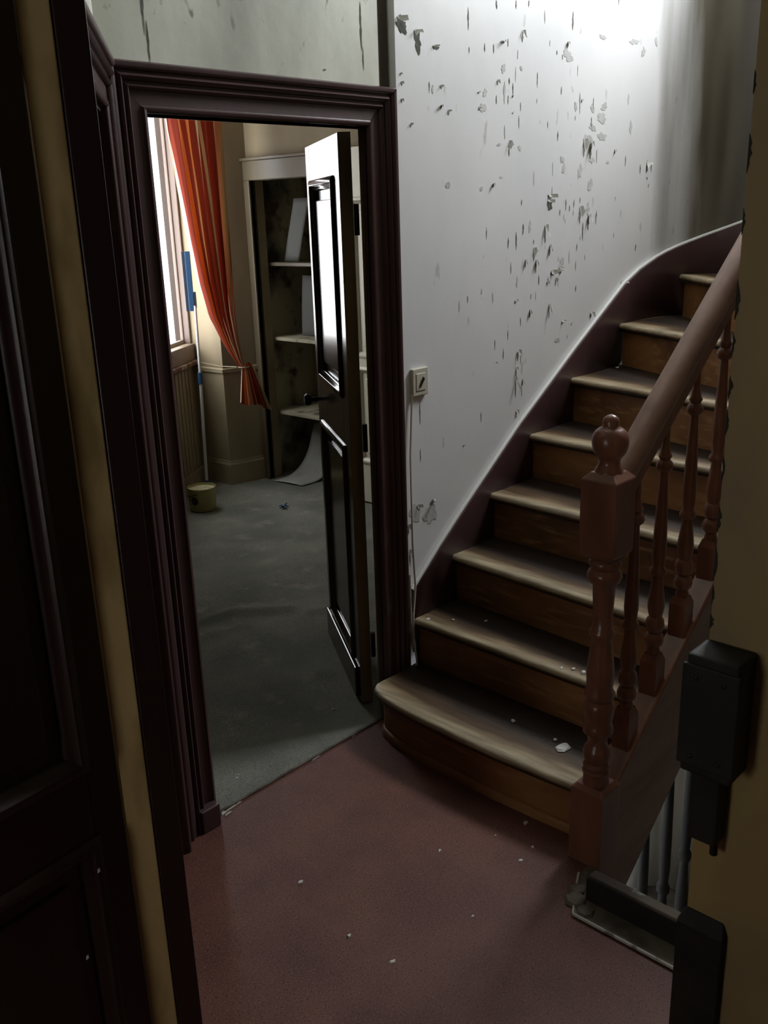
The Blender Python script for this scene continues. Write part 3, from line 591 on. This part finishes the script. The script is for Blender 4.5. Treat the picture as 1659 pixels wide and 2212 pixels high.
def wf(nm, t0, t1, z0, z1, d0, d1, m=PINK): return lw(MB(), t0, t1, z0, z1, d0, d1).build(nm, m, w1, bevel=.004)
wf('reveal', .005,.018,.90,2.34,-.10,.0); wf('reveal', .846,.86,.90,2.34,-.10,.004)
for a, b in ((.018,.028),(.822,.846)): wf('window_frame', a,b,.90,2.34,-.062,-.04)
wf('window_frame', .028,.822,.90,.925,-.062,-.04); wf('window_frame', .028,.822,2.31,2.34,-.062,-.04)
wf('pane', .028,.822,.925,2.31,-.056,-.052, GLASS)
wf('architrave', .86,1.0,.80,2.42,0,.028); wf('architrave', -.0,.86,2.34,2.42,0,.028); wf('apron', .0,.86,.80,.90,0,.024)
wf('window_sill', .0,1.5,.772,.80,0,.05, RUST)
# short return wall, pilaster corner and closet wall
def wall_run(name, pts, z0, z1, m, th, label):
    o_ = off(pts, -th); k = MB(); k.strip([[(x,y,z0) for x,y in pts],[(x,y,z1) for x,y in pts],[(x,y,z1) for x,y in o_],[(x,y,z0) for x,y in o_],[(x,y,z0) for x,y in pts]])
    for a, b in ((pts[0],o_[0]),(pts[-1],o_[-1])): k.add([(*a,z0),(*b,z0),(*b,z1),(*a,z1)], [(0,1,2,3)])
    return struct(k.build(name, m), label)
RUNP = [(3.552,5.03),(3.57,4.742),(3.80,4.695),(3.83,4.69)]
wp = wall_run('wall_pilaster', RUNP, 0, 2.6, BEIGE, .05, 'boxed corner between window and closet')
k = MB()
for a, b in ((.0,.742),): 
    q = off(RUNP, .006); k.strip([[(x,y,.0) for x,y in q],[(x,y,.735) for x,y in q],[(x,y,.735) for x,y in RUNP]])
k.build('dado_panel', CREAM, wp)
q = off(RUNP, .016); MB().strip([[(x,y,.73) for x,y in q],[(x,y,.752) for x,y in q],[(x,y,.758) for x,y in RUNP]]).build('dado_rail', CREAM, wp)
q = off(RUNP, .018); q2 = off(RUNP, .010); MB().strip([[(x,y,.0) for x,y in q],[(x,y,.135) for x,y in q],[(x,y,.15) for x,y in q2],[(x,y,.158) for x,y in q2],[(x,y,.165) for x,y in RUNP]]).build('baseboard', CREAM, wp)
k = MB()
k.box((3.83,3.98,1.864),(3.90,4.63,2.6)); k.box((3.83,4.63,0),(3.90,5.1,2.6)); k.box((3.83,RY,0),(3.90,3.98,2.6))
wc = struct(k.build('wall_closet', BEIGE), 'papered wall with the closet opening')
cl = empty('door_4', (3.83,4.3,0)); struct(cl, 'cream casing of the closet opening')
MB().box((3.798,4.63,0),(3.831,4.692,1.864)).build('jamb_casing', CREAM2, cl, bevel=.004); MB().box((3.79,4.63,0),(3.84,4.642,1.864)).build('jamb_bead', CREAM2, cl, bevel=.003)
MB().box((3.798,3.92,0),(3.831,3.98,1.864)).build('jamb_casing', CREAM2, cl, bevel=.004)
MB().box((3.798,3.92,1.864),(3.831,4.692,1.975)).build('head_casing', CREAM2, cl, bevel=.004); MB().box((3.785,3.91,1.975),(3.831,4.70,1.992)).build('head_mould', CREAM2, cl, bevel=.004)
struct(MB().box((4.30,3.93,0),(4.35,4.80,2.6)).box((3.90,4.70,0),(4.35,4.75,2.6)).box((3.90,3.90,0),(4.35,3.95,2.6)).box((3.9,3.9,2.0),(4.35,4.75,2.05)).build('wall_closet_inside', MOULD), 'mouldy papered inside of the closet')
cs = empty('closet_shelving', (4.1,4.3,.45), 'mouldy closet shelves fixed between the closet walls', 'shelves')
for z in (.446,.923,1.383):
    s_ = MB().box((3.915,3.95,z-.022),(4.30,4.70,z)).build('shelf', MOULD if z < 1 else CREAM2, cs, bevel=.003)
    MB().box((3.92,4.685,z-.05),(4.29,4.70,z-.022)).build('bracket_batten', MOULD, cs, bevel=.002)
# loose boards on the shelves
def sheet(name, pts, label, bend, lean):
    """pts: bottom y0,y1, z0, z1 and x at foot; a stiff sheet leaning and bowing"""
    y0, y1, z0, z1, x, sk = pts
    k = MB().grid(6, 10, lambda u, v: (x+lean*v-bend*math.sin(math.pi*v)*.5-.01*u, y0+(y1-y0)*u+sk*(1-v)**1.6, z0+(z1-z0)*v))
    return tag(k.build(name, PAPERD, smooth=True, solid=.004), label, 'board', 'grey boards left in the closet')
sheet('loose_board', (4.50,4.355,1.386,1.755,4.0,.085), 'pale grey board leaning on the top closet shelf', .03, .03)
sheet('loose_board', (4.505,4.20,.926,1.297,4.05,.01), 'pale grey board standing on the middle closet shelf', .01, .02)
def curl(u, v):
    # along v the sheet lies on the carpet, then sweeps up the back of the closet
    s = v*.62; R = .30; flat = .10
    if s < flat: dx, dz = s, 0
    else: a = min((s-flat)/R, 1.15); dx = flat+R*math.sin(a); dz = R*(1-math.cos(a))+max(0, (s-flat)/R-1.15)*R*.9; dx += max(0,(s-flat)/R-1.15)*R*.35
    y = 4.575-u*.245 - .02*v
    return (3.775+dx*.86+.03*u, y, .010+dz+.006*math.sin(3*u))
tag(MB().grid(8, 22, curl).build('curled_board', PAPER, smooth=True, solid=.004), 'whitish curled sheet sliding from the closet onto the carpet', 'board')
# white panelled door glimpsed through the hinge gap
wd, WP_, wbar = panel_door('panelled_door', (3.80,3.88), (0,-1), .78, 1.98, .03, [(.09,.69,.24,.80),(.09,.69,.86,1.72)], mat('white_door_paint', (.62,.58,.46), .4), None, 'cream panelled door on the far wall glimpsed through the hinge gap', flip=-1)
struct(bx('wall_room_left', (-1.2,2.04,0),(-1.1,2.3,2.6), BEIGE), 'far room side wall')
struct(bx('ceiling_room', (-1.2,2.04,2.6),(4.4,5.4,2.7), CREAMW), 'far room ceiling')
struct(bx('wall_room_near', (-1.2,2.0,0),(1.15,2.04,2.7), BEIGE), 'near wall of the far room')
struct(bx('wall_room_right', (2.15,2.035,0),(3.9,2.06,2.7), BEIGE), 'near wall of the far room beside the door')

# curtain, tied back at the pilaster
E = Vector((.99875,-.04994,0)); N2 = Vector((.04994,.99875,0)); P0 = Vector((3.40,4.567,0))
EDG = [(2.36,-.20,.187),(2.21,-.189,.183),(1.836,-.147,.177),(1.532,-.114,.172),(1.296,-.077,.166),(1.107,-.027,.161),(.938,.058,.165),(.836,.122,.179),(.776,.164,.197)]
def edge(z):
    for (a, l0, r0), (b, l1, r1) in zip(EDG, EDG[1:]):
        if z >= b: t = (a-z)/(a-b); return l0+(l1-l0)*t, r0+(r1-r0)*t
    return EDG[-1][1:]
def cloth(u, v):
    z = 2.36-(2.36-.776)*v; l, r = edge(z); s = l+(r-l)*u; w = (r-l)
    amp = min(.036, .12*w+.006)*(1-.3*v)
    dpt = amp*math.sin(2*math.pi*(6.2*u+.25*math.sin(3*v)))+.35*amp*math.sin(2*math.pi*(13*u+.7*v))
    p = P0+E*(s+.25*amp*math.cos(2*math.pi*6.2*u))+N2*dpt; return (p.x, p.y, z)
ct = empty('curtain', tuple(P0+Vector((0,0,2.36))), 'red orange and cream striped curtain tied back beside the far window', 'curtain')
MB().grid(150, 50, cloth).build('drape', CURT, ct, smooth=True)
def tail(u, v):
    l = .164+(.137-.164)*v; r = .245+(.372-.245)*v; s = l+(r-l)*u; z = .79-(.22+.075*u)*v+.02*math.sin(math.pi*u)*(1-v)-.01*math.sin(9*u)*v
    a = (.008+.022*v); d = a*math.sin(2*math.pi*4.3*u)-.02; p = P0+E*s+N2*d; return (p.x, p.y, z)
MB().grid(70, 18, tail).build('tail', CURT, ct, smooth=True)
MB().tube([tuple(P0+E*(.185+.03*math.cos(a))+N2*(.035*math.sin(a)-.01)+Vector((0,0,.783))) for a in [2*math.pi*i/12 for i in range(13)]], .004, 6).build('tie', CREAM, ct, smooth=True)
MB().tube([tuple(P0+E*.16+N2*.03+Vector((0,0,.782))), (3.545,4.74,.776), (3.51,4.96,.795)], .003, 6).build('tie_cord', CREAM, ct)
MB().tube([tuple(P0+E*-.45+Vector((0,0,2.37))), tuple(P0+E*.42+Vector((0,0,2.37)))], .012, 8).build('curtain_rod', IRON, ct, smooth=True)

# squeegee broom standing by the window
bm_ = empty('squeegee', (3.323,4.68,.05), 'white poled squeegee with blue head leaning upright beside the window', 'squeegee')
pA = Vector((3.323,4.68,.012)); pB = Vector((3.37,4.708,.735)); pC = Vector((3.391,4.724,1.16))
MB().tube([pA,pB], .010, 10).build('lower_pole', POLE, bm_, smooth=True); MB().tube([pB,pC], .0085, 10).build('upper_pole', POLE, bm_, smooth=True)
MB().tube([pB-Vector((.003,.002,.04)),pB+Vector((0,0,.03))], .0145, 10).build('joint', BLUE, bm_, smooth=True); MB().tube([pA,pA+Vector((.006,.004,.085))], .0135, 10).build('foot_cap', BLUE, bm_, smooth=True)
hd = MB(); ax = Vector((.8,-.6,0)); ay = Vector((.6,.8,0)); c0 = Vector((3.380,4.742,1.13)); c1 = Vector((3.385,4.748,1.475))
def hbox(a, b, w0, w1, d0, d1):
    m = MB(); vs = [p+ax*w+ay*d for p in (a,b) for w, d in ((w0,d0),(w1,d0),(w1,d1),(w0,d1))]
    return m.add(vs, [(3,2,1,0),(4,5,6,7),(0,1,5,4),(1,2,6,5),(2,3,7,6),(3,0,4,7)])
hbox(c0, c1, -.016,.016,-.012,.012).build('head', BLUE, bm_, bevel=.003); hbox(c0, c1, -.034,-.016,-.006,.006).build('rubber_blade', BLUED, bm_, bevel=.001)
hbox(c0+(c1-c0)*.05, c0+(c1-c0)*.32, .016,.03,-.01,.01).build('socket', BLUED, bm_, bevel=.003)
# paint pot
pl_ = empty('paint_bucket', (3.125,4.455,.005), 'small olive cream bucket with a dark round mark on the carpet', 'bucket')
BC = (3.125,4.455,.006)
MB().lathe([(0,.074),(.004,.077),(.13,.083),(.138,.085),(.138,.080),(.124,.079)], BC, 32).build('pail', PAIL, pl_, smooth=True)
MB().lathe([(.118,.0785),(.126,.0785)], BC, 28).build('dried_paint', PAILIN, pl_)
k = MB(); a0 = math.atan2(-4.455,-3.125)-.62
ring = [(.5*.0, 0)]+[(.024*math.cos(t)*1.0, .026*math.sin(t)) for t in [2*math.pi*i/16 for i in range(16)]]
pts = []
for u, z in ring:
    a = a0+u/.083; r = .0815+(.065+z-.065)*.045; pts.append((BC[0]+r*math.cos(a), BC[1]+r*math.sin(a), BC[2]+.068+z))
k.add(pts, [(0,i,i%16+1) for i in range(1,17)]); k.build('round_mark', LOGO, pl_)
k = MB().tube([(BC[0]+.086*math.cos(a), BC[1]+.086*math.sin(a), BC[2]+.112-.03*math.sin((a-.6)*1.0)) for a in [.6+math.pi*i/14 for i in range(15)]], .002, 5); k.build('handle', IRON, pl_, smooth=True)
# blue scrap on the carpet
k = MB()
for a, l in ((.4,.045),(1.9,.03),(3.3,.035),(4.4,.03),(5.4,.028)):
    k.tube([(3.424,4.072,.012),(3.424+l*.5*math.cos(a),4.072+l*.5*math.sin(a),.022),(3.424+l*math.cos(a),4.072+l*math.sin(a),.012+.015*math.sin(a*3)**2)], [.006,.005,.003], 6)
tag(k.build('blue_scrap', mat('blue_twist', (.012,.07,.15), .5), smooth=True), 'small twisted blue plastic scrap on the green carpet', 'scrap')

# ------------------------------------------------------------------ chips of plaster lying about
def chip(x, y, z, s, label, flat=.35, seed=0):
    r = random.Random(seed); n = 5 if s < .02 else 8
    a = [(x+s*(.45+.8*r.random())*math.cos(2*math.pi*i/n), y+s*(.35+.6*r.random())*math.sin(2*math.pi*i/n), z+.0005) for i in range(n)]
    b = [(x+(p-x)*.75+s*.1*r.random(), y+(q-y)*.75, z+s*flat*(.6+.6*r.random())) for p, q, _ in a]
    k = MB().strip([a,b], True); k.add(a, [tuple(range(n))[::-1]]); k.add(b, [tuple(range(n))]); return tag(k.build('plaster_chip', PLASTER), label, 'plaster chip', 'plaster chips lying about')
CH = [(1.294,1.575,0,.010,'oblong white plaster chip on the red floor nearest the doorway threshold'),(1.246,1.345,0,.010,'rounded white plaster chip in the middle of the red floor'),
 (1.253,1.212,0,.009,'white plaster chip on the red floor closest to the camera'),(1.491,1.161,0,.007,'tiny white plaster chip on the red floor near the newel shadow'),
 (1.880,1.275,0,.012,'white plaster chip on the red floor against the lowest riser'),(1.737,1.191,0,.009,'flat white plaster chip on the red floor before the newel base'),
 (1.804,1.201,0,.006,'tiny grey plaster crumb on the red floor between riser and newel'),(1.779,1.306,0,.006,'tiny grey plaster crumb on the red floor along the stair foot'),
 (1.629,1.381,0,.008,'dull grey plaster chip on the red floor before the middle of the lowest step'),
 (1.481,2.07,.006,.007,'white crumb on the green carpet just inside the threshold'),(1.497,2.082,.006,.004,'smaller white crumb beside another on the carpet at the threshold'),(1.967,2.146,.006,.006,'white crumb on the green carpet near the door hinge'),
 (2.044,1.262,.1705,.030,'largest torn white plaster flake on the lowest tread by the newel'),(2.062,1.30,.1705,.011,'small white splinter beside the large flake on the lowest tread'),(2.071,1.457,.1705,.011,'grey plaster chip in the middle of the lowest tread'),
 (2.19,1.895,.341,.010,'pale plaster crumb at the wall end of the second tread'),(2.24,1.824,.341,.008,'small pale crumb on the second tread a little off the wall'),(2.303,1.734,.341,.008,'dull crumb towards the back of the second tread'),
 (2.19,1.29,.341,.014,'pale plaster lump on the second tread nosing by the newel'),(2.19,1.325,.341,.010,'pale crumb beside the plaster lump on the second tread'),(2.172,1.355,.341,.008,'flat pale crumb on the second nosing near the newel'),
 (3.40,1.90,1.0235+.002,.012,'pale plaster crumb at the back of the sixth tread by the wall')]
for i, (x, y, z, s, l) in enumerate(CH): chip(x, y, z, s, l, .18 if s > .02 else .4, i)
